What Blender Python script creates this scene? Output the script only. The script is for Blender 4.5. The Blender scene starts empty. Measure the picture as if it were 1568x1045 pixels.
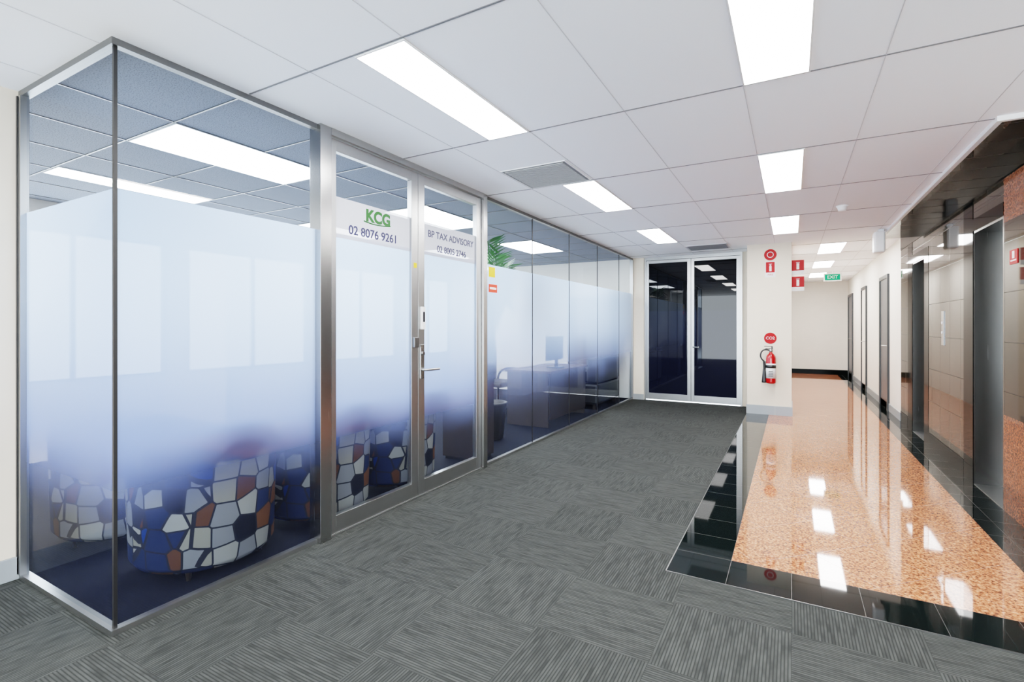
import bpy, bmesh, math, random
from mathutils import Vector, Matrix
random.seed(4)
S=bpy.context.scene
COL=S.collection
H=2.6
# ---------------------------------------------------------------- materials
def nmat(name):
    m=bpy.data.materials.new(name); m.use_nodes=True
    nt=m.node_tree; nt.nodes.clear()
    out=nt.nodes.new('ShaderNodeOutputMaterial')
    return m,nt,out
def L(nt,a,b): nt.links.new(a,b)
def setin(nt,sock,v):
    if isinstance(v,bpy.types.NodeSocket): nt.links.new(v,sock)
    else: sock.default_value=v
def M(nt,op,a,b=None,c=None):
    n=nt.nodes.new('ShaderNodeMath'); n.operation=op
    setin(nt,n.inputs[0],a)
    if b is not None: setin(nt,n.inputs[1],b)
    if c is not None: setin(nt,n.inputs[2],c)
    return n.outputs[0]
def MIX(nt,f,a,b):
    n=nt.nodes.new('ShaderNodeMix'); n.data_type='RGBA'
    setin(nt,n.inputs[0],f); setin(nt,n.inputs[6],a); setin(nt,n.inputs[7],b)
    return n.outputs[2]
def c4(c): return (c[0],c[1],c[2],1)
def srgb(r,g,b):
    f=lambda v:(v/255/12.92) if v/255<=0.04045 else ((v/255+0.055)/1.055)**2.4
    return (f(r),f(g),f(b))
def pos(nt):
    g=nt.nodes.new('ShaderNodeNewGeometry'); s=nt.nodes.new('ShaderNodeSeparateXYZ')
    L(nt,g.outputs['Position'],s.inputs[0]); return g.outputs['Position'],s.outputs[0],s.outputs[1],s.outputs[2]
def noise(nt,vec,scale,detail=2,rough=.5):
    n=nt.nodes.new('ShaderNodeTexNoise'); n.inputs['Scale'].default_value=scale
    n.inputs['Detail'].default_value=detail; n.inputs['Roughness'].default_value=rough
    L(nt,vec,n.inputs['Vector']); return n.outputs[0]
def comb(nt,x,y,z):
    n=nt.nodes.new('ShaderNodeCombineXYZ')
    setin(nt,n.inputs[0],x);setin(nt,n.inputs[1],y);setin(nt,n.inputs[2],z); return n.outputs[0]
def prin(nt,out,color,rough=.5,metal=0,ior=1.5,coat=0,bump=None,bstr=.1,bdist=.002):
    p=nt.nodes.new('ShaderNodeBsdfPrincipled')
    setin(nt,p.inputs['Base Color'],color if isinstance(color,bpy.types.NodeSocket) else c4(color))
    setin(nt,p.inputs['Roughness'],rough); p.inputs['Metallic'].default_value=metal
    p.inputs['IOR'].default_value=ior; p.inputs['Coat Weight'].default_value=coat
    p.inputs['Coat Roughness'].default_value=.03
    if bump is not None:
        b=nt.nodes.new('ShaderNodeBump'); b.inputs['Strength'].default_value=bstr; b.inputs['Distance'].default_value=bdist
        L(nt,bump,b.inputs['Height']); L(nt,b.outputs[0],p.inputs['Normal'])
    L(nt,p.outputs[0],out.inputs[0]); return p
def simple(name,color,rough=.5,metal=0,var=.04,scale=6,ior=1.5,coat=0):
    m,nt,out=nmat(name); P,x,y,z=pos(nt)
    n=noise(nt,P,scale,3)
    f=M(nt,'MULTIPLY_ADD',n,2*var,1-var)
    v=nt.nodes.new('ShaderNodeVectorMath'); v.operation='SCALE'; v.inputs[0].default_value=color
    L(nt,f,v.inputs['Scale'])
    prin(nt,out,v.outputs[0],rough,metal,ior,coat)
    return m
def emis(name,color,st):
    m,nt,out=nmat(name); e=nt.nodes.new('ShaderNodeEmission')
    e.inputs[0].default_value=c4(color); e.inputs[1].default_value=st
    L(nt,e.outputs[0],out.inputs[0]); return m
def gridmask(nt,a,b,sa,sb,oa,ob,w):
    def line(v,s,o):
        t=M(nt,'PINGPONG',M(nt,'SUBTRACT',v,o),s/2)
        return M(nt,'LESS_THAN',t,w)
    return M(nt,'MAXIMUM',line(a,sa,oa),line(b,sb,ob))

m_cream=simple('wall_cream_paint',srgb(212,201,184),.6)
m_white=simple('wall_white_paint',srgb(224,219,211),.6)
m_skirt=simple('skirting_grey',srgb(140,145,148),.4)
m_alu=simple('satin_aluminium',(.42,.425,.425),.32,1,.05,12)
m_aludark=simple('dark_aluminium',(.2,.2,.2),.35,1)
m_black=simple('black_rubber',(.008,.008,.009),.4)
m_blackpl=simple('black_plastic',(.01,.01,.011),.35)
m_trimw=simple('white_trim',srgb(230,230,230),.4)
m_gridd=simple('grid_shadow_grey',srgb(105,105,108),.6)
m_gridl=simple('grid_light_grey',srgb(195,195,198),.6)
m_red=simple('red_enamel',srgb(170,8,8),.25,coat=.5)
m_signw=simple('sign_white',srgb(215,215,215),.4)
m_signr=simple('sign_red',srgb(170,6,6),.5,ior=1.3)
m_green=simple('logo_green',srgb(20,85,10),.5)
m_navy=simple('lettering_navy',srgb(18,22,70),.5)
m_orange=simple('sticker_orange',srgb(215,50,8),.5)
m_yellow=simple('sticker_yellow',srgb(215,180,10),.5)
m_light=emis('led_panel',(1,.985,.97),13)
m_lightoff=emis('led_panel_office',(.93,.97,1),11)
m_exit=emis('exit_green',(.008,.16,.07),.8)
m_doorgrey=simple('door_grey',srgb(74,77,81),.35)
m_doordk=simple('door_dark',srgb(36,38,41),.35)
m_wood=simple('dark_timber',srgb(30,20,16),.5)
m_brown=simple('brown_laminate',srgb(58,34,24),.5)
m_leather=simple('black_leather',srgb(10,10,14),.5)
m_leaf=simple('palm_leaf',srgb(28,78,25),.45,var=.2)
m_pot=simple('pot_ceramic',srgb(50,46,44),.4)
m_screen=simple('screen_black',(.01,.01,.015),.1)

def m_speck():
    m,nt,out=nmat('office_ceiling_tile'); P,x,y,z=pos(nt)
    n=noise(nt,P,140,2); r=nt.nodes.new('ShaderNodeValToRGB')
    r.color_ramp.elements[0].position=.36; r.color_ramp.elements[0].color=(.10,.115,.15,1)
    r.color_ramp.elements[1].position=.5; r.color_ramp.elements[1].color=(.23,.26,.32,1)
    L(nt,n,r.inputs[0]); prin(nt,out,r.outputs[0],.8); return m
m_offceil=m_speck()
m_ceil=simple('ceiling_tile_white',srgb(248,250,253),.7,var=.01,scale=3)

def m_brushed(name,c):
    m,nt,out=nmat(name); P,x,y,z=pos(nt)
    n=noise(nt,comb(nt,M(nt,'MULTIPLY',x,300),M(nt,'MULTIPLY',y,300),M(nt,'MULTIPLY',z,2)),1,2)
    prin(nt,out,c,M(nt,'MULTIPLY_ADD',n,.1,.2),1); return m
m_steel=m_brushed('brushed_steel',(.40,.40,.395))
m_steeld=m_brushed('lift_steel',(.18,.18,.175))

def m_carpet(name,dark,light):
    m,nt,out=nmat(name); P,x,y,z=pos(nt)
    T=.5
    ix=M(nt,'FLOOR',M(nt,'DIVIDE',x,T)); iy=M(nt,'FLOOR',M(nt,'DIVIDE',y,T))
    par=M(nt,'PINGPONG',M(nt,'ADD',ix,iy),1.0)
    par=M(nt,'GREATER_THAN',par,.5)
    inv=M(nt,'SUBTRACT',1.0,par)
    a=M(nt,'ADD',M(nt,'MULTIPLY',x,par),M(nt,'MULTIPLY',y,inv))
    b=M(nt,'ADD',M(nt,'MULTIPLY',y,par),M(nt,'MULTIPLY',x,inv))
    tid=M(nt,'ADD',M(nt,'MULTIPLY',ix,7.31),M(nt,'MULTIPLY',iy,3.77))
    row=M(nt,'FLOOR',M(nt,'DIVIDE',a,.0125))
    n=noise(nt,comb(nt,M(nt,'MULTIPLY',row,5.37),M(nt,'MULTIPLY',b,7),tid),1,2,.6)
    f=nt.nodes.new('ShaderNodeMapRange'); f.inputs[1].default_value=.3; f.inputs[2].default_value=.62
    f.inputs[3].default_value=.25
    L(nt,n,f.inputs[0])
    rib=M(nt,'PINGPONG',a,.00625)
    rib=M(nt,'MULTIPLY',rib,160)
    rib=M(nt,'MINIMUM',M(nt,'MULTIPLY',rib,1.6),1.0)
    fine=noise(nt,P,450,2)
    colr=MIX(nt,M(nt,'MULTIPLY',f.outputs[0],rib),c4(dark),c4(light))
    k=M(nt,'MULTIPLY_ADD',fine,.6,.7)
    wn=nt.nodes.new('ShaderNodeTexWhiteNoise'); wn.noise_dimensions='1D'; L(nt,tid,wn.inputs['W'])
    k=M(nt,'MULTIPLY',k,M(nt,'MULTIPLY_ADD',wn.outputs[0],.12,.94))
    v=nt.nodes.new('ShaderNodeVectorMath'); v.operation='SCALE'; L(nt,colr,v.inputs[0]); L(nt,k,v.inputs['Scale'])
    prin(nt,out,v.outputs[0],.95,ior=1.2,bump=rib,bstr=.2,bdist=.002); return m
m_carp=m_carpet('carpet_tile_grey',srgb(34,35,34),srgb(64,66,64))
m_carpo=m_carpet('carpet_tile_office',srgb(12,13,20),srgb(20,22,33))

def m_blackgranite():
    m,nt,out=nmat('black_granite'); P,x,y,z=pos(nt)
    g=gridmask(nt,x,y,.3,.3,-.6,2.8,.0013)
    n=noise(nt,P,160,2)
    f=M(nt,'GREATER_THAN',n,.68)
    col=MIX(nt,f,(.003,.005,.005,1),(.02,.025,.02,1))
    col=MIX(nt,g,col,(.05,.05,.047,1))
    prin(nt,out,col,M(nt,'MULTIPLY_ADD',g,.4,.03),0,1.4); return m
m_blkg=m_blackgranite()
def granite(name,base,light,dark,wall=False,tile=.4,rough=.04,ior=1.55,gl=.55):
    m,nt,out=nmat(name); P,x,y,z=pos(nt)
    n=noise(nt,P,75,3,.6)
    n2=noise(nt,P,130,2,.6)
    r=nt.nodes.new('ShaderNodeValToRGB'); e=r.color_ramp.elements
    e[0].position=.36; e[0].color=c4(dark); e[1].position=.68; e[1].color=c4(light)
    k=e.new(.5); k.color=c4(base)
    L(nt,n,r.inputs[0])
    dk=M(nt,'GREATER_THAN',n2,.6)
    col=MIX(nt,M(nt,'MULTIPLY',dk,.5),r.outputs[0],c4(dark))
    if wall:
        g=gridmask(nt,y,z,tile,tile,5.63,.15,.003)
    else:
        a=M(nt,'MULTIPLY',M(nt,'ADD',x,y),.7071); b=M(nt,'MULTIPLY',M(nt,'SUBTRACT',x,y),.7071)
        g=gridmask(nt,a,b,tile,tile,.1,.05,.0015)
    col=MIX(nt,M(nt,'MULTIPLY',g,gl),col,c4((dark[0]*.5,dark[1]*.5,dark[2]*.5)))
    prin(nt,out,col,M(nt,'MULTIPLY_ADD',g,.3,rough),0,ior); return m
m_pink=granite('pink_granite_polished',srgb(168,101,68),srgb(200,145,112),srgb(94,48,32))
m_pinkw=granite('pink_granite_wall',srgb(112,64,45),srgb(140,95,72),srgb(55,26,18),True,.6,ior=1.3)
m_tilew=granite('grey_brown_wall_tile',srgb(44,40,33),srgb(52,48,40),srgb(33,30,25),True,.36,.03,1.25,.95)
m_blkw=simple('black_granite_wall',(.002,.003,.003),.05,ior=1.1)

def m_glass(name,film,lo=(.38,.86),op=.96,warm=0):
    m,nt,out=nmat(name); P,x,y,z=pos(nt)
    tr=nt.nodes.new('ShaderNodeBsdfTransparent'); tr.inputs[0].default_value=(.80,.86,.92,1)
    base=tr.outputs[0]
    if film:
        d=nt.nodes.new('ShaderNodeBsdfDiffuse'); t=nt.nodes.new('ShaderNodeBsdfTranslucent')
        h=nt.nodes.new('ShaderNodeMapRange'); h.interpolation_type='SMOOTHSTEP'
        L(nt,z,h.inputs[0]); h.inputs[1].default_value=.55; h.inputs[2].default_value=1.65  # low film colours painted darker and bluer, standing in for the dim office interior
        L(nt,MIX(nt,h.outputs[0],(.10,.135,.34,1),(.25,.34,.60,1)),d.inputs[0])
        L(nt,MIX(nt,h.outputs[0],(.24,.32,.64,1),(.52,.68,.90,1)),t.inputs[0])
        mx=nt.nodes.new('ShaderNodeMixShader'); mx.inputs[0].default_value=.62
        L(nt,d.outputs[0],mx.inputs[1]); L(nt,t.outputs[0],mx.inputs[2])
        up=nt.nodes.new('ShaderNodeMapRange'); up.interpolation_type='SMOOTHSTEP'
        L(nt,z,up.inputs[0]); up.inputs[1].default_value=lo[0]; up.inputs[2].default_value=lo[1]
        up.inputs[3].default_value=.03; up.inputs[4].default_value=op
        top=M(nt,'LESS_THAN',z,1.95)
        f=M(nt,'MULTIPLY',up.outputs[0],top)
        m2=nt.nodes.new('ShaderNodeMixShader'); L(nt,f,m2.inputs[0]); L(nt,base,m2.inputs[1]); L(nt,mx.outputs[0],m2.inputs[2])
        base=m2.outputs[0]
    gl=nt.nodes.new('ShaderNodeBsdfGlossy'); gl.inputs['Roughness'].default_value=0.0; gl.inputs[0].default_value=(1,1,1,1)
    m3=nt.nodes.new('ShaderNodeMixShader')
    lw=nt.nodes.new('ShaderNodeLayerWeight'); lw.inputs[0].default_value=.2
    L(nt,M(nt,'MULTIPLY_ADD',M(nt,'POWER',lw.outputs['Facing'],5.0),.7,.045),m3.inputs[0])
    L(nt,base,m3.inputs[1]); L(nt,gl.outputs[0],m3.inputs[2]); L(nt,m3.outputs[0],out.inputs[0])
    return m
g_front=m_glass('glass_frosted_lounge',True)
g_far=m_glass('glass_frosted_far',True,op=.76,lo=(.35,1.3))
def m_decal():
    m,nt,out=nmat('decal_band_white'); P,x,y,z=pos(nt)
    n=noise(nt,P,5,2)
    d=nt.nodes.new('ShaderNodeBsdfDiffuse'); L(nt,MIX(nt,n,(.44,.43,.45,1),(.49,.48,.50,1)),d.inputs[0])
    t=nt.nodes.new('ShaderNodeBsdfTranslucent'); t.inputs[0].default_value=(.55,.55,.6,1)
    tr=nt.nodes.new('ShaderNodeBsdfTransparent')
    a=nt.nodes.new('ShaderNodeMixShader'); a.inputs[0].default_value=.35; L(nt,d.outputs[0],a.inputs[1]); L(nt,t.outputs[0],a.inputs[2])
    b=nt.nodes.new('ShaderNodeMixShader'); b.inputs[0].default_value=.95; L(nt,tr.outputs[0],b.inputs[1]); L(nt,a.outputs[0],b.inputs[2])
    L(nt,b.outputs[0],out.inputs[0]); return m
m_band=m_decal()
def m_dg():
    m,nt,out=nmat('dark_tinted_glass'); P,x,y,z=pos(nt)
    n=M(nt,'LESS_THAN',z,1.62)
    col=MIX(nt,n,(.002,.0025,.004,1),(.004,.005,.013,1))
    prin(nt,out,col,M(nt,'MULTIPLY_ADD',n,.015,.01),0,1.36); return m
g_dark=m_dg()
def m_pat():
    m,nt,out=nmat('patterned_upholstery'); tc=nt.nodes.new('ShaderNodeTexCoord')
    v=nt.nodes.new('ShaderNodeTexVoronoi'); v.inputs['Scale'].default_value=9; v.inputs['Randomness'].default_value=.4
    L(nt,tc.outputs['Object'],v.inputs['Vector'])
    s=nt.nodes.new('ShaderNodeSeparateColor'); L(nt,v.outputs['Color'],s.inputs[0])
    r=nt.nodes.new('ShaderNodeValToRGB'); r.color_ramp.interpolation='CONSTANT'; e=r.color_ramp.elements
    cs=[srgb(20,44,96),srgb(112,108,98),srgb(86,54,34),srgb(18,19,28),srgb(122,120,114),srgb(70,44,30),srgb(26,34,60),srgb(100,100,102)]
    n=len(cs)
    e[0].position=0; e[0].color=c4(cs[0]); e[1].position=1/n; e[1].color=c4(cs[1])
    for i in range(2,n):
        k=e.new(i/n); k.color=c4(cs[i])
    L(nt,s.outputs[0],r.inputs[0])
    v2=nt.nodes.new('ShaderNodeTexVoronoi'); v2.feature='DISTANCE_TO_EDGE'; v2.inputs['Scale'].default_value=9; v2.inputs['Randomness'].default_value=.4
    L(nt,tc.outputs['Object'],v2.inputs['Vector'])
    f=M(nt,'LESS_THAN',v2.outputs['Distance'],.04)
    prin(nt,out,MIX(nt,f,r.outputs[0],(.014,.014,.02,1)),.9,ior=1.2); return m
m_fab=m_pat()

# ---------------------------------------------------------------- geometry helpers
def empty(name,loc=(0,0,0)):
    e=bpy.data.objects.new(name,None); COL.objects.link(e); e.location=loc; e.empty_display_size=.1; return e
def finish(name,bm,mats,parent=None,smooth=False,bevel=0):
    bmesh.ops.recalc_face_normals(bm,faces=bm.faces)
    me=bpy.data.meshes.new(name); bm.to_mesh(me); bm.free()
    for m in mats: me.materials.append(m)
    if smooth:
        for p in me.polygons: p.use_smooth=True
    o=bpy.data.objects.new(name,me); COL.objects.link(o)
    if parent: o.parent=parent
    if bevel:
        b=o.modifiers.new('bevel','BEVEL'); b.width=bevel; b.segments=2; b.limit_method='ANGLE'
    return o
def boxes(name,items,parent=None,bevel=0):
    bm=bmesh.new(); mats=[]
    for it in items:
        x0,x1,y0,y1,z0,z1,m=it
        if m not in mats: mats.append(m)
        vs=[bm.verts.new((x,y,z)) for x in (x0,x1) for y in (y0,y1) for z in (z0,z1)]
        for f in ((0,1,3,2),(4,6,7,5),(0,4,5,1),(2,3,7,6),(0,2,6,4),(1,5,7,3)):
            fc=bm.faces.new([vs[i] for i in f]); fc.material_index=mats.index(m)
    return finish(name,bm,mats,parent,bevel=bevel)
def box(name,x0,x1,y0,y1,z0,z1,m,parent=None,bevel=0): return boxes(name,[(x0,x1,y0,y1,z0,z1,m)],parent,bevel)
def quad(name,pts,m,parent=None):
    bm=bmesh.new(); bm.faces.new([bm.verts.new(p) for p in pts]); return finish(name,bm,[m],parent)
def xpane(name,x,y0,y1,z0,z1,m,parent=None):
    return quad(name,[(x,y0,z0),(x,y1,z0),(x,y1,z1),(x,y0,z1)],m,parent)
def lathe(name,prof,m,parent=None,seg=32,loc=(0,0,0),axis='z'):
    bm=bmesh.new(); rings=[]
    for r,z in prof:
        rings.append([bm.verts.new((max(r,.0004)*math.cos(2*math.pi*i/seg),max(r,.0004)*math.sin(2*math.pi*i/seg),z)) for i in range(seg)])
    for a,b in zip(rings,rings[1:]):
        for i in range(seg): bm.faces.new((a[i],a[(i+1)%seg],b[(i+1)%seg],b[i]))
    bm.faces.new(rings[0]); bm.faces.new(rings[-1])
    if axis=='y': bmesh.ops.rotate(bm,verts=bm.verts,matrix=Matrix.Rotation(math.pi/2,3,'X'))
    if axis=='x': bmesh.ops.rotate(bm,verts=bm.verts,matrix=Matrix.Rotation(math.pi/2,3,'Y'))
    bmesh.ops.translate(bm,verts=bm.verts,vec=loc)
    o=finish(name,bm,[m],parent)
    for p in o.data.polygons: p.use_smooth=len(p.vertices)==4
    return o
def tube(name,pts,r,m,parent=None,cyc=False):
    cu=bpy.data.curves.new(name,'CURVE'); cu.dimensions='3D'; cu.bevel_depth=r; cu.bevel_resolution=4; cu.use_fill_caps=True
    sp=cu.splines.new('NURBS'); sp.points.add(len(pts)-1); sp.use_endpoint_u=True; sp.order_u=min(4,len(pts))
    for p,q in zip(sp.points,pts): p.co=(*q,1)
    cu.materials.append(m)
    o=bpy.data.objects.new(name,cu); COL.objects.link(o)
    if parent: o.parent=parent
    return o
def text(name,s,size,loc,rot,m,parent=None,align='CENTER',bold=0,sx=1):
    cu=bpy.data.curves.new(name,'FONT'); cu.body=s; cu.size=size; cu.align_x=align; cu.align_y='CENTER'; cu.extrude=.0008; cu.offset=bold
    cu.materials.append(m); o=bpy.data.objects.new(name,cu); COL.objects.link(o); o.location=loc; o.rotation_euler=rot; o.scale=(sx,1,1)
    if parent: o.parent=parent
    return o
RX=(math.pi/2,0,math.pi/2); RY=(math.pi/2,0,0)

GX=-2.58; GY=1.05; BW=9.2; RW=1.35; EW=16.4; BACK=-3.6
# ---------------------------------------------------------------- shell
box('floor_carpet',-3.6,3.2,BACK,BW,-.1,0,m_carp)
box('floor_office',-6.5,GX-.02,GY,BW,-.1,.001,m_carpo)
boxes('floor_granite',[(-.3,1.1,3.1,8.5,-.05,.004,m_pink),(0,1.1,8.5,EW,-.05,.004,m_pink),
  (-.6,1.35,2.8,3.1,-.05,.004,m_blkg),(-.6,-.3,3.1,8.5,-.05,.004,m_blkg),(1.1,1.35,3.1,EW,-.05,.004,m_blkg)])
boxes('trim_floor_edge',[(-.604,-.6,2.796,8.5,0,.005,m_aludark),(-.604,1.35,2.796,2.8,0,.005,m_aludark)])
bx=boxes('ceiling',[(-3.6,GX,BACK,GY,H,H+.1,m_ceil),(GX,1.1,BACK,EW,H,H+.1,m_ceil),(1.1,3.2,BACK,4.04,H,H+.1,m_ceil),(1.1,1.35,8.85,EW,H,H+.1,m_ceil)])
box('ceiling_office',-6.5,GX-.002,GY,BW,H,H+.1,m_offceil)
box('ceiling_lift_soffit',1.1,1.35,4.04,8.85,H,H+.1,m_tilew)
boxes('trim_ceiling_lift',[(1.07,1.1,4.01,8.85,H-.03,H,m_trimw),(1.1,3.2,4.01,4.04,H-.03,H,m_trimw)])
# ceiling grid strips
it=[]
yl=[-3.15+1.2*i for i in range(0,17)]
for i,y in enumerate(yl):
    w=.004
    if y<GY: it.append((-3.6,3.2,y-w,y+w,H-.003,H,m_gridd))
    elif y<4.0: it.append((GX+.03,3.2,y-w,y+w,H-.003,H,m_gridd))
    elif y<BW: it.append((GX+.03,1.07,y-w,y+w,H-.003,H,m_gridd))
    elif y<EW: it.append((0,1.35,y-w,y+w,H-.003,H,m_gridd))
for x in (-3.27,-2.67,-2.07,-1.47,-.85,-.22,.38,.99,1.6,2.2,2.8):
    y1=GY if x<GX else (4.0 if x>1.0 else (BW if x<0 else EW))
    it.append((x-.0018,x+.0018,BACK,y1,H-.002,H,m_gridl))
boxes('ceiling_grid',it)
it=[]
for i in range(14):
    y=GY+.6*i+.0
    if y<BW: it.append((-6.5,GX-.05,y-.005,y+.005,H-.005,H,m_aludark))
for x in (-3.3,-3.9,-4.5,-5.1,-5.7,-6.3): it.append((x-.005,x+.005,GY,BW,H-.005,H,m_aludark))
boxes('ceiling_grid_office',it)
# walls
box('wall_left',-3.75,-3.6,BACK,GY,0,H,m_cream)
box('baseboard_left',-3.6,-3.585,BACK,GY-.02,0,.12,m_skirt,bevel=.003)
box('wall_office_near',-6.5,-3.75,GY-.1,GY,0,H,m_white)
it=[(-6.62,-6.5,GY,BW,0,.75,m_white),(-6.62,-6.5,GY,BW,2.35,H,m_white)]
ys=[GY,1.4,3.2,3.4,5.2,5.4,7.2,7.4,8.9,BW]
for a,b in zip(ys[::2],ys[1::2]): it.append((-6.62,-6.5,a,b,.75,2.35,m_white))
boxes('wall_office_window',it)
for i,(a,b) in enumerate(zip(ys[1::2],ys[2::2])):
    boxes('window_%d'%(i+1),[(-6.6,-6.54,a,a+.05,.75,2.35,m_aludark),(-6.6,-6.54,b-.05,b,.75,2.35,m_aludark),(-6.6,-6.54,a+.05,b-.05,.75,.8,m_aludark),(-6.6,-6.54,a+.05,b-.05,2.3,2.35,m_aludark),(-6.59,-6.55,(a+b)/2-.02,(a+b)/2+.02,.8,2.3,m_aludark)])
box('wall_office_far',-6.5,GX-.02,BW,BW+.12,0,H,m_white)
boxes('wall_back',[(GX-.02,-2.36,BW-.06,BW+.12,0,H,m_cream),(-.72,-.6,BW,BW+.12,0,H,m_cream),(-2.36,-.72,BW+.1,BW+.12,0,H,m_doordk)])
box('baseboard_back',GX+.03,-2.36,BW-.072,BW-.06,0,.1,m_skirt)
box('column',-.6,0,8.5,BW+.12,0,H,m_cream)
boxes('baseboard_column',[(-.612,-.22,8.488,8.5,0,.14,m_skirt),(-.218,.012,8.486,8.5,0,.14,m_skirt),(0,.012,8.5,BW,0,.14,m_skirt)])
box('wall_corridor_left',-.12,0,BW+.12,EW,0,H,m_white)
box('wall_corridor_end',-.12,1.55,EW,EW+.1,0,H,m_white)
box('baseboard_corridor_end',0,1.35,EW-.015,EW,.004,.14,m_blkw)
# right wall tiled
L1=(4.93,5.63); L2=(7.42,8.08); OZ=2.155
t=m_tilew
boxes('wall_right_tiled',[
 (RW,RW+.25,4.04,L1[0],0,.7,m_pinkw),(RW,RW+.25,4.04,L1[0],.7,2.1,t),(RW,RW+.25,4.04,L1[0],2.1,2.42,m_pinkw),
 (RW,RW+.25,L1[0],L1[1],OZ+.1,2.42,t),
 (RW,RW+.25,L1[1]+.26,L2[0]-.2,.15,2.42,t),
 (RW,RW+.25,L2[0]-.2,L2[1],OZ+.1,2.42,t),
 (RW,RW+.25,L2[1]+.28,8.85,.15,2.42,t),
 (RW-.003,RW+.25,L1[1],L1[1]+.26,0,2.42,m_blkw),
 (RW-.003,RW+.25,L1[0],L1[1],OZ,OZ+.1,m_blkw),
 (RW-.003,RW+.25,L2[1],L2[1]+.28,0,2.42,m_blkw),
 (RW-.003,RW+.25,L2[0]-.2,L2[1],OZ,OZ+.1,m_blkw),
 (RW-.003,RW+.25,L2[0]-.2,L2[0],.15,OZ,m_blkw),
 (RW-.004,RW+.25,L1[1]+.26,L2[0],0,.15,m_blkw),
 (RW-.004,RW+.25,L2[1]+.28,8.85,0,.15,m_blkw),
 (RW-.005,RW+.25,4.04,8.85,2.42,H,m_blkw)])
box('wall_right_return',RW,3.2,4.04,4.1,0,H,m_white)
box('wall_right_near',3.2,3.3,BACK,4.1,0,H,m_white)
box('wall_right_corridor',RW,RW+.15,8.85,EW,0,H,m_white)
box('baseboard_right_corridor',RW-.012,RW,8.85,EW,.004,.12,m_skirt)
def lift(n,a,b):
    e=empty(n,(0,0,0))
    boxes('jambs',[(RW+.002,RW+.17,b-.02,b,.004,OZ,m_steeld),(RW+.002,RW+.17,a,a+.02,.004,OZ,m_steeld),(RW+.002,RW+.17,a+.02,b-.02,OZ-.02,OZ,m_steeld)],e)
    mid=(a+b)/2
    box('door_leaf_near',RW+.17,RW+.2,a,mid-.002,.004,OZ,m_steeld,e); box('door_leaf_far',RW+.17,RW+.2,mid+.002,b,.004,OZ,m_steeld,e)
    box('sill',RW,RW+.17,a+.02,b-.02,.0,.008,m_alu,e)
lift('lift_door',*L1); lift('lift_door.001',*L2)
e=empty('lift_call_panel'); box('plate',RW-.008,RW,6.55,6.63,1.15,1.5,m_steel,e,.002)
lathe('button',[(.015,-.004),(.015,.004)],m_signw,e,16,(RW-.01,6.59,1.38),'x'); lathe('button_lower',[(.015,-.004),(.015,.004)],m_signw,e,16,(RW-.01,6.59,1.28),'x')
e=empty('lift_warning_sign'); box('plate',RW-.005,RW,4.66,4.8,1.78,1.88,m_signr,e); box('symbol_bar',RW-.006,RW-.005,4.68,4.78,1.8,1.81,m_signw,e); box('symbol_figure',RW-.006,RW-.005,4.71,4.75,1.82,1.87,m_signw,e)
def sidedoor(n,a,b,z=2.12,dm=m_doorgrey):
    e=empty(n)
    boxes('frame',[(RW-.03,RW,a-.06,a,.005,z+.06,m_doordk),(RW-.03,RW,b,b+.06,.005,z+.06,m_doordk),(RW-.03,RW,a,b,z,z+.06,m_doordk)],e)
    box('leaf',RW-.012,RW,a,b,.005,z,dm,e)
    tube('lever',[(RW-.015,a+.08,1.03),(RW-.07,a+.08,1.03),(RW-.07,a+.19,1.03)],.009,m_alu,e)
sidedoor('door_1',9.85,10.6); sidedoor('door_2',12.5,13.2,dm=m_white); sidedoor('door_3',15.15,16.1)

# ---------------------------------------------------------------- lights
def panel(x0,x1,y0,y1,m,n='ceiling_light_panel'):
    e=empty(n)
    boxes('frame',[(x0,x0+.008,y0,y1,H-.008,H,m_trimw),(x1-.008,x1,y0,y1,H-.008,H,m_trimw),(x0+.008,x1-.008,y0,y0+.008,H-.008,H,m_trimw),(x0+.008,x1-.008,y1-.008,y1,H-.008,H,m_trimw)],e)
    box('diffuser',x0+.008,x1-.008,y0+.008,y1-.008,H-.006,H-.001,m,e)
for y in (-3.15,-.75,1.66,4.06,6.46): 
    panel(-1.77,-1.47,y,y+1.18,m_light)
    panel(-.22,.08,y,y+1.18,m_light)
for y in (-.75,1.66): panel(1.9,2.2,y,y+1.18,m_light)
for y in (8.88,11.28,13.68): panel(.38,.72,y,y+1.18,m_light)
for y in (1.66,4.06,6.46):
    panel(-3.9,-3.3,y,y+1.18,m_lightoff,'office_light_panel'); panel(-5.3,-5.0,y,y+1.18,m_lightoff,'office_light_panel')
# air vent
m_vent=simple('vent_grey',srgb(110,110,110),.5); m_louv=simple('vent_louvre',srgb(160,160,160),.5)
it=[(-2.05,-1.5,3.48,4.03,H-.004,H-.001,m_vent)]
for i in range(18): it.append((-2.03,-1.52,3.5+i*.029,3.51+i*.029,H-.011,H-.004,m_louv))
it+=[(-2.06,-2.05,3.47,4.04,H-.006,H,m_trimw),(-1.5,-1.49,3.47,4.04,H-.006,H,m_trimw),(-2.05,-1.5,3.47,3.48,H-.006,H,m_trimw),(-2.05,-1.5,4.03,4.04,H-.006,H,m_trimw)]
boxes('air_vent',it)
boxes('air_vent.001',[(-1.45,-.85,8.1,8.6,H-.01,H,m_gridl)]+[(-1.43,-.87,8.12+i*.04,8.135+i*.04,H-.014,H-.01,m_gridd) for i in range(12)])
lathe('smoke_detector',[(.055,H),(.055,H-.012),(.045,H-.02),(.04,H-.045),(.028,H-.055),(.0,H-.056)],m_trimw,None,24,(.46,6.2,0))
e=empty('emergency_light'); box('bracket',.98,1.04,7.95,8.05,H-.03,H,m_trimw,e); box('housing',.93,1.05,7.9,8.08,H-.3,H-.03,m_trimw,e,.02)
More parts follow.
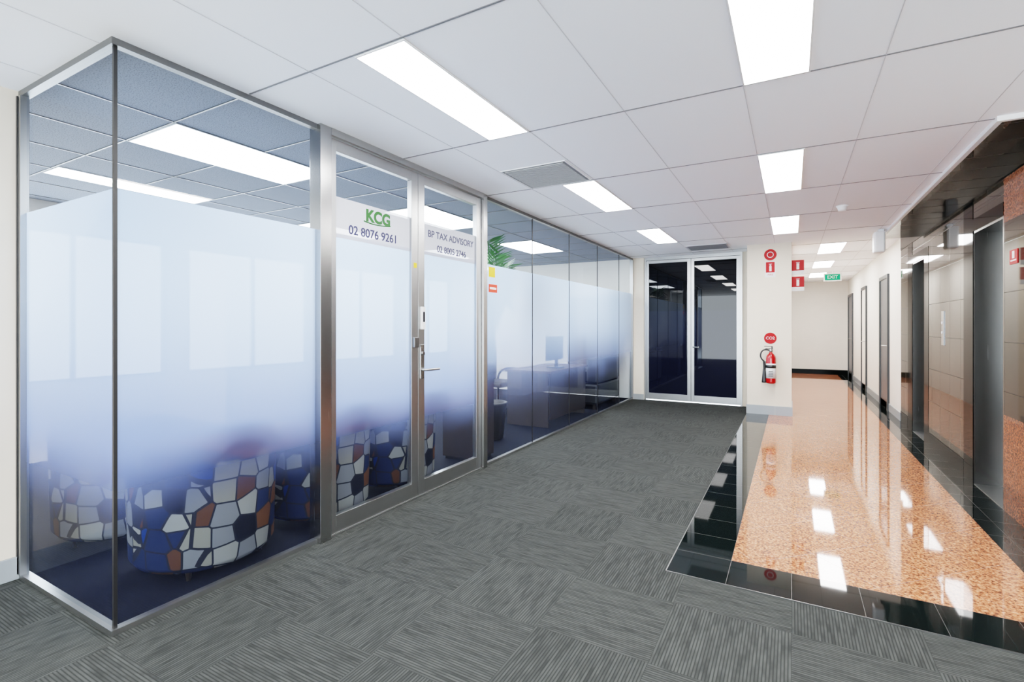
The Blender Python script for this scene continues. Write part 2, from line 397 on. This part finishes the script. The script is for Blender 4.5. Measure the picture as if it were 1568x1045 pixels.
e=empty('exit_sign'); box('rod',.79,.81,13.3,13.32,H-.06,H,m_trimw,e); box('housing',.63,.97,13.29,13.33,H-.24,H-.06,m_signw,e)
box('face',.655,.945,13.285,13.29,H-.215,H-.085,m_exit,e)
text('pictogram','EXIT',.1,(.8,13.283,H-.15),RY,m_signw,e)

# ---------------------------------------------------------------- glass partition
gp=empty('glass_partition')
boxes('channel_bottom',[(GX-.02,GX+.02,GY-.02,2.1,.001,.025,m_alu),(GX-.02,GX+.02,4.03,BW-.06,.001,.025,m_alu),(-3.6,GX-.02,GY-.02,GY+.02,.001,.025,m_alu)],gp)
boxes('channel_top',[(GX-.02,GX+.02,GY-.02,2.1,H-.03,H,m_aludark),(GX-.02,GX+.02,4.03,BW-.06,H-.03,H,m_aludark),(-3.6,GX-.02,GY-.02,GY+.02,H-.03,H,m_aludark)],gp)
boxes('post_end',[(-3.6,-3.585,GY-.03,GY+.02,0.025,H-.03,m_black),(-3.585,-3.555,GY-.025,GY+.01,.025,H-.03,m_alu)],gp)
box('corner_joint',GX-.007,GX+.007,GY-.007,GY+.007,.025,H-.03,m_black,gp)
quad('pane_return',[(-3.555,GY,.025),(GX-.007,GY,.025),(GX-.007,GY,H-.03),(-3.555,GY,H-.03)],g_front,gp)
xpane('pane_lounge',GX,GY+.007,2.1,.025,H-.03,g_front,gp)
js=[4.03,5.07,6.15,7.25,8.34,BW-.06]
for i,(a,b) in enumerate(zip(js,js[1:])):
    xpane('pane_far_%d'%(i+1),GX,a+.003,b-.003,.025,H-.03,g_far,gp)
    if i: box('joint_%d'%i,GX-.006,GX+.006,a-.003,a+.003,.025,H-.03,m_black,gp)
boxes('post_door_near',[(GX-.05,GX+.05,2.1,2.185,0,H,m_steel)],gp,.002)
boxes('post_door_far',[(GX-.05,GX+.05,3.965,4.03,0,H,m_steel)],gp,.002)
box('post_back',GX-.03,GX+.03,BW-.1,BW-.06,0.03,H-.03,m_alu,gp)
box('door_header',GX-.05,GX+.05,2.185,3.965,H-.045,H,m_alu,gp)
boxes('sticker_yellow',[(GX+.001,GX+.002,4.13,4.25,1.83,1.93,m_yellow)],gp)
boxes('sticker_orange',[(GX+.001,GX+.002,4.13,4.29,1.68,1.76,m_orange),(GX+.0022,GX+.003,4.15,4.27,1.71,1.73,m_signw)],gp)
def gdoor(n,a,b,sl,sr,glass,zt=H-.05,bt=.125):
    e=empty(n)
    boxes('frame',[(GX-.022,GX+.022,a,a+sl,.012,zt,m_alu),(GX-.022,GX+.022,b-sr,b,.012,zt,m_alu),(GX-.022,GX+.022,a+sl,b-sr,.012,bt,m_alu),(GX-.022,GX+.022,a+sl,b-sr,zt-.075,zt,m_alu)],e,.002)
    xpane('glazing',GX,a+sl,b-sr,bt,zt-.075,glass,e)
    xpane('decal_band',GX+.002,a+sl,b-sr,1.925,2.19,m_band,e)
    return e
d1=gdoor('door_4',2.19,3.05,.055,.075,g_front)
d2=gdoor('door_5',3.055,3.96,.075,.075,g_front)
text('lettering_logo','KCG',.115,(GX+.004,2.64,2.115),RX,m_green,d1,bold=.005)
tube('lettering_swoosh',[(GX+.004,2.50,2.075),(GX+.004,2.6,2.055),(GX+.004,2.76,2.08)],.004,m_green,d1)
text('lettering_phone','02 8076 9261',.085,(GX+.004,2.6,1.99),RX,m_navy,d1,bold=.0012)
text('lettering_name','BP TAX ADVISORY',.079,(GX+.004,3.525,2.1),RX,m_navy,d2,bold=.0012)
text('lettering_phone','02 8005 2746',.076,(GX+.004,3.525,1.99),RX,m_navy,d2,bold=.0012)
tube('lever',[(GX+.022,3.1,1.0),(GX+.075,3.1,1.0),(GX+.078,3.13,1.0),(GX+.078,3.25,1.0)],.01,m_alu,d2)
box('lever_plate',GX+.022,GX+.03,3.075,3.12,.93,1.2,m_steel,d2,.003)
lathe('lock_cylinder',[(.016,-.01),(.016,.012)],m_aludark,d2,20,(GX+.03,3.098,1.13),'x')
box('access_keypad',GX+.022,GX+.045,3.075,3.115,1.32,1.5,m_signw,d2,.004)
box('access_keypad_window',GX+.045,GX+.047,3.085,3.105,1.38,1.46,m_screen,d2)
box('latch',GX+.022,GX+.045,2.985,3.04,1.18,1.26,m_aludark,d1,.004)
box('sticker',GX+.022,GX+.0235,3.0,3.035,1.8,1.84,m_yellow,d1)
box('trim_door_threshold',GX-.03,GX+.03,2.185,3.965,0,.01,m_alu)

def bdoor(n,a,b):
    e=empty(n); y=BW; zt=H-.06
    boxes('frame',[(a,a+.05,y-.02,y+.03,.02,zt,m_alu),(b-.06,b,y-.02,y+.03,.02,zt,m_alu),(a+.05,b-.06,y-.02,y+.03,.02,.13,m_alu),(a+.05,b-.06,y-.02,y+.03,zt-.05,zt,m_alu)],e,.002)
    box('glazing',a+.05,b-.06,y-.002,y+.006,.13,zt-.05,g_dark,e); return e
db1=bdoor('door_6',-2.33,-1.545); db2=bdoor('door_7',-1.54,-.75)
boxes('door_frame_back',[(-2.36,-2.33,BW-.03,BW+.1,0,H,m_alu),(-.75,-.72,BW-.03,BW+.1,0,H,m_alu),(-2.33,-.75,BW-.03,BW+.1,H-.055,H,m_alu)])
tube('lever',[(-1.51,BW-.02,.98),(-1.51,BW-.07,.98),(-1.40,BW-.07,.98)],.01,m_alu,db2)
box('lock_plate',-1.6,-1.56,BW-.03,BW-.02,1.18,1.35,m_steel,db1)

# ---------------------------------------------------------------- signs and extinguisher
def disc(name,x,z,r,y,m,parent): return lathe(name,[(r,-.002),(r,.002)],m,parent,32,(x,y,z),'y')
cf=8.5
e=empty('fire_extinguisher_sign'); box('plate',-.352,-.212,cf-.006,cf,2.09,2.33,m_signw,e)
box('red_field',-.342,-.222,cf-.007,cf-.006,2.16,2.32,m_signr,e)
boxes('pictogram',[(-.295,-.265,cf-.008,cf-.007,2.18,2.26,m_signw),(-.29,-.27,cf-.008,cf-.007,2.265,2.28,m_signw),(-.30,-.26,cf-.008,cf-.007,2.285,2.292,m_signw)],e)
text('caption','FIRE',.04,(-.282,cf-.008,2.125),RY,m_signr,e)
e=empty('round_fire_sign'); disc('disc',-.282,2.43,.085,cf-.004,m_signr,e); disc('ring',-.282,2.43,.045,cf-.007,m_signw,e); disc('centre',-.282,2.43,.037,cf-.01,m_signr,e)
e=empty('round_extinguisher_sign'); disc('disc',-.282,1.165,.085,cf-.004,m_signr,e); text('caption','CO2',.06,(-.282,cf-.007,1.165),RY,m_signw,e)
for zz in (2.13,1.88):
    e=empty('projecting_fire_sign')
    boxes('plate',[(0.0,.165,8.70,8.706,zz,zz+.22,m_signr),(.0,.165,8.698,8.70,zz,zz+.06,m_signw)],e)
    boxes('pictogram',[(.065,.1,8.697,8.70,zz+.08,zz+.17,m_signw),(.06,.105,8.697,8.70,zz+.18,zz+.187,m_signw)],e)
e=empty('fire_extinguisher'); ex,ey=-.27,cf-.10
lathe('cylinder',[(.0,.49),(.055,.49),(.066,.5),(.068,.52),(.068,.86),(.062,.895),(.04,.93),(.022,.945),(.02,.965)],m_red,e,32,(ex,ey,0))
lathe('label_white',[(.0688,.57),(.0688,.79)],m_signw,e,32,(ex,ey,0))
lathe('label_band',[(.0694,.72),(.0694,.77)],m_blackpl,e,32,(ex,ey,0))
boxes('label_print',[(ex-.03,ex+.03,ey-.0712,ey-.069,.6+i*.022,.61+i*.022,m_blackpl) for i in range(4)],e)
lathe('valve',[(.02,.96),(.024,.965),(.024,1.0),(.012,1.01)],m_alu,e,20,(ex,ey,0))
boxes('handle',[(ex-.075,ex+.03,ey-.011,ey+.011,1.005,1.015,m_blackpl),(ex-.09,ex+.02,ey-.011,ey+.011,1.04,1.05,m_blackpl),(ex+.005,ex+.025,ey-.01,ey+.01,1.01,1.045,m_blackpl)],e,.003)
tube('hose',[(ex-.02,ey,.985),(ex-.09,ey-.02,1.01),(ex-.15,ey-.03,.95),(ex-.14,ey-.03,.86),(ex-.09,ey-.02,.82)],.011,m_blackpl,e)
tube('hose_lower',[(ex-.09,ey-.02,.82),(ex-.085,ey-.02,.76),(ex-.085,ey-.01,.7)],.018,m_blackpl,e)
lathe('horn',[(.035,.5),(.034,.52),(.018,.7),(.012,.72)],m_blackpl,e,20,(ex-.09,ey-.01,0))
boxes('bracket',[(ex-.02,ex+.02,cf-.04,cf,.6,.9,m_alu)],e)

# ---------------------------------------------------------------- office furniture
def tub(x,y,rz):
    e=empty('patterned_tub_chair',(x,y,0)); e.rotation_euler=(0,0,rz)
    bm=bmesh.new(); n=36; rings=[]
    for i in range(n+1):
        a=math.radians(-125+250*i/n); h=.5+.33*(max(0,math.cos(a*.55))**1.2)
        ro,ri=.36,.27
        c,s=math.cos(a),math.sin(a)
        prof=[(ri,.08),(ro-.03,.06),(ro,.1),(ro+.015,h-.08),(ro,h-.02),((ro+ri)/2,h),(ri,h-.03),(ri-.01,.4)]
        rings.append([bm.verts.new((r*c,r*s,z)) for r,z in prof])
    for a,b in zip(rings,rings[1:]):
        k=len(a)
        for j in range(k): bm.faces.new((a[j],a[(j+1)%k],b[(j+1)%k],b[j]))
    bm.faces.new(rings[0]); bm.faces.new(rings[-1])
    finish('back_shell',bm,[m_fab],e,smooth=True)
    lathe('seat_cushion',[(.25,.08),(.262,.12),(.262,.4),(.24,.435),(.15,.445)],m_fab,e,32)
    for i,(lx,ly) in enumerate(((.2,.2),(.2,-.2),(-.2,.2),(-.2,-.2))): lathe('leg_%d'%(i+1),[(.012,0.001),(.018,.1)],m_wood,e,12,(lx,ly,0))
tub(-2.98,1.66,0); tub(-3.0,2.46,.1); tub(-3.85,1.62,-.6); tub(-3.02,3.26,.15)
e=empty('coffee_table',(-4.1,2.7,0)); lathe('top',[(.32,.42),(.33,.43),(.33,.45),(.32,.46)],m_wood,e,40); lathe('stem',[(.2,.002),(.2,.02),(.03,.04),(.03,.42)],m_aludark,e,24)
def palm(x,y,hh):
    e=empty('potted_palm',(x,y,0))
    lathe('pot',[(.12,.001),(.15,.02),(.19,.42),(.2,.44),(.18,.44),(.17,.4)],m_pot,e,32)
    random.seed(9)
    bm=bmesh.new()
    for i in range(14):
        a=2*math.pi*i/14+random.uniform(-.2,.2); ln=random.uniform(.35,.55); top=hh*random.uniform(.68,1)
        pts=[]
        for k in range(15):
            t=k/14; r=.03+ln*.7*t**2.2; zz=.42+(top-.42)*math.sin(min(t*1.18,1.6)*math.pi/2)-(.3*max(0,t-.75)*2)
            pts.append(Vector((r*math.cos(a),r*math.sin(a),zz)))
        side=Vector((-math.sin(a),math.cos(a),0))
        for p,q in zip(pts,pts[1:]):
            w=.006
            bm.faces.new([bm.verts.new(v) for v in (p-side*w,p+side*w,q+side*w,q-side*w)])
        for k in range(6,15):
            p=pts[k]; d=(pts[k]-pts[k-1]).normalized(); l=.26*math.sin((k-4)/11.5*math.pi)+.06
            for sg in (-1,1):
                for off in (0,.33,.66):
                    p2=p-(pts[k]-pts[k-1])*off
                    tip=p2+side*sg*l*.7+d*l*.6+Vector((0,0,-.25*l))
                    mid=p2.lerp(tip,.45)
                    wv=d*.014
                    bm.faces.new([bm.verts.new(v) for v in (p2,mid+wv,tip,mid-wv)])
    # keep fronds clear of glass and ceiling
    for v in bm.verts:
        v.co.x=min(v.co.x,.5); v.co.z=min(v.co.z,H-.04)
    me=bpy.data.meshes.new('fronds'); bm.to_mesh(me); bm.free(); me.materials.append(m_leaf)
    o=bpy.data.objects.new('fronds',me); COL.objects.link(o); o.parent=e
palm(-3.14,5.08,2.46)
def desk(y0,y1):
    e=empty('office_desk'); boxes('top',[(-3.45,-2.75,y0,y1,.72,.75,m_brown)],e,.003)
    boxes('modesty_panel',[(-2.8,-2.78,y0+.03,y1-.03,.1,.72,m_wood)],e)
    boxes('end_panels',[(-3.42,-2.8,y0+.01,y0+.04,.002,.72,m_wood),(-3.42,-2.8,y1-.04,y1-.01,.002,.72,m_wood)],e)
desk(5.95,7.3)
e=empty('computer_monitor'); boxes('screen',[(-3.0,-2.97,6.3,6.85,.86,1.2,m_screen)],e,.004); boxes('stand',[(-2.97,-2.94,6.54,6.6,.76,1.0,m_blackpl),(-3.06,-2.88,6.46,6.68,.751,.765,m_blackpl)],e)
def ochair(x,y,rz):
    e=empty('office_chair',(x,y,0)); e.rotation_euler=(0,0,rz)
    boxes('seat',[(-.24,.24,-.24,.24,.43,.51,m_leather)],e,.03)
    boxes('backrest',[(.2,.27,-.23,.23,.5,1.12,m_leather)],e,.03)
    lathe('gas_lift',[(.03,.09),(.03,.2),(.018,.2),(.018,.43)],m_blackpl,e,16)
    boxes('back_bar',[(.1,.24,-.03,.03,.41,.44,m_blackpl),(.24,.27,-.03,.03,.41,.6,m_blackpl)],e)
    for i in range(5):
        a=2*math.pi*i/5; tube('base_arm_%d'%(i+1),[(0,0,.1),(.15*math.cos(a),.15*math.sin(a),.09),(.3*math.cos(a),.3*math.sin(a),.07)],.018,m_blackpl,e)
        lathe('castor_%d'%(i+1),[(.028,-.02),(.028,.02)],m_blackpl,e,16,(.3*math.cos(a),.3*math.sin(a),.03),'y')
    for s in (-1,1): tube('armrest_%d'%(1 if s<0 else 2),[(.2,s*.24,.5),(.2,s*.27,.68),(0,s*.27,.7),(-.15,s*.27,.68)],.018,m_blackpl,e)
ochair(-3.95,6.6,3.0)
e=empty('low_credenza'); boxes('carcass',[(-3.1,-2.7,4.08,4.42,.03,.95,m_wood),(-3.12,-2.68,4.06,4.44,.95,.98,m_brown)],e,.003); boxes('doors',[(-2.7,-2.685,4.1,4.245,.05,.93,m_wood),(-2.7,-2.685,4.255,4.4,.05,.93,m_wood)],e,.002); boxes('plinth',[(-3.08,-2.72,4.1,4.4,.001,.03,m_black)],e)
def sofa(y):
    e=empty('lounge_sofa'); boxes('body',[(-3.6,-2.7,y,y+1.15,.08,.42,m_leather),(-2.9,-2.7,y,y+1.15,.42,.85,m_leather),(-3.6,-2.9,y,y+.18,.42,.62,m_leather),(-3.6,-2.9,y+.97,y+1.15,.42,.62,m_leather)],e,.04)
    boxes('feet',[(a,a+.05,b,b+.05,.001,.08,m_wood) for a in (-3.55,-2.8) for b in (y+.05,y+1.05)],e)
sofa(7.6)
e=empty('storage_cabinet'); boxes('carcass',[(-3.75,-2.85,8.87,9.18,.05,1.9,m_brown)],e,.005); boxes('doors',[(-3.74,-3.305,8.85,8.87,.07,1.88,m_brown),(-3.295,-2.86,8.85,8.87,.07,1.88,m_brown)],e,.002); boxes('handles',[(-3.34,-3.325,8.83,8.845,.9,1.3,m_alu),(-3.275,-3.26,8.83,8.845,.9,1.3,m_alu)],e); boxes('plinth',[(-3.73,-2.87,8.9,9.15,.001,.05,m_black)],e)

# ---------------------------------------------------------------- world & camera
w=bpy.data.worlds.new('world'); S.world=w; w.use_nodes=True
bg=w.node_tree.nodes['Background']; bg.inputs[0].default_value=(.84,.93,1,1); bg.inputs[1].default_value=3.0  # added cool fill from the open end behind camera; also daylight for office windows
cd=bpy.data.cameras.new('camera'); cam=bpy.data.objects.new('camera',cd); COL.objects.link(cam)
cd.sensor_width=36; cd.lens=763/1568*36; cd.shift_y=-22.5/1568; cd.clip_start=.05
cam.location=(0,0,1.345); cam.rotation_euler=(math.pi/2,0,math.radians(29.3))
S.camera=cam
S.view_settings.view_transform='Filmic'; S.view_settings.look='Medium High Contrast'
S.view_settings.exposure=2.0
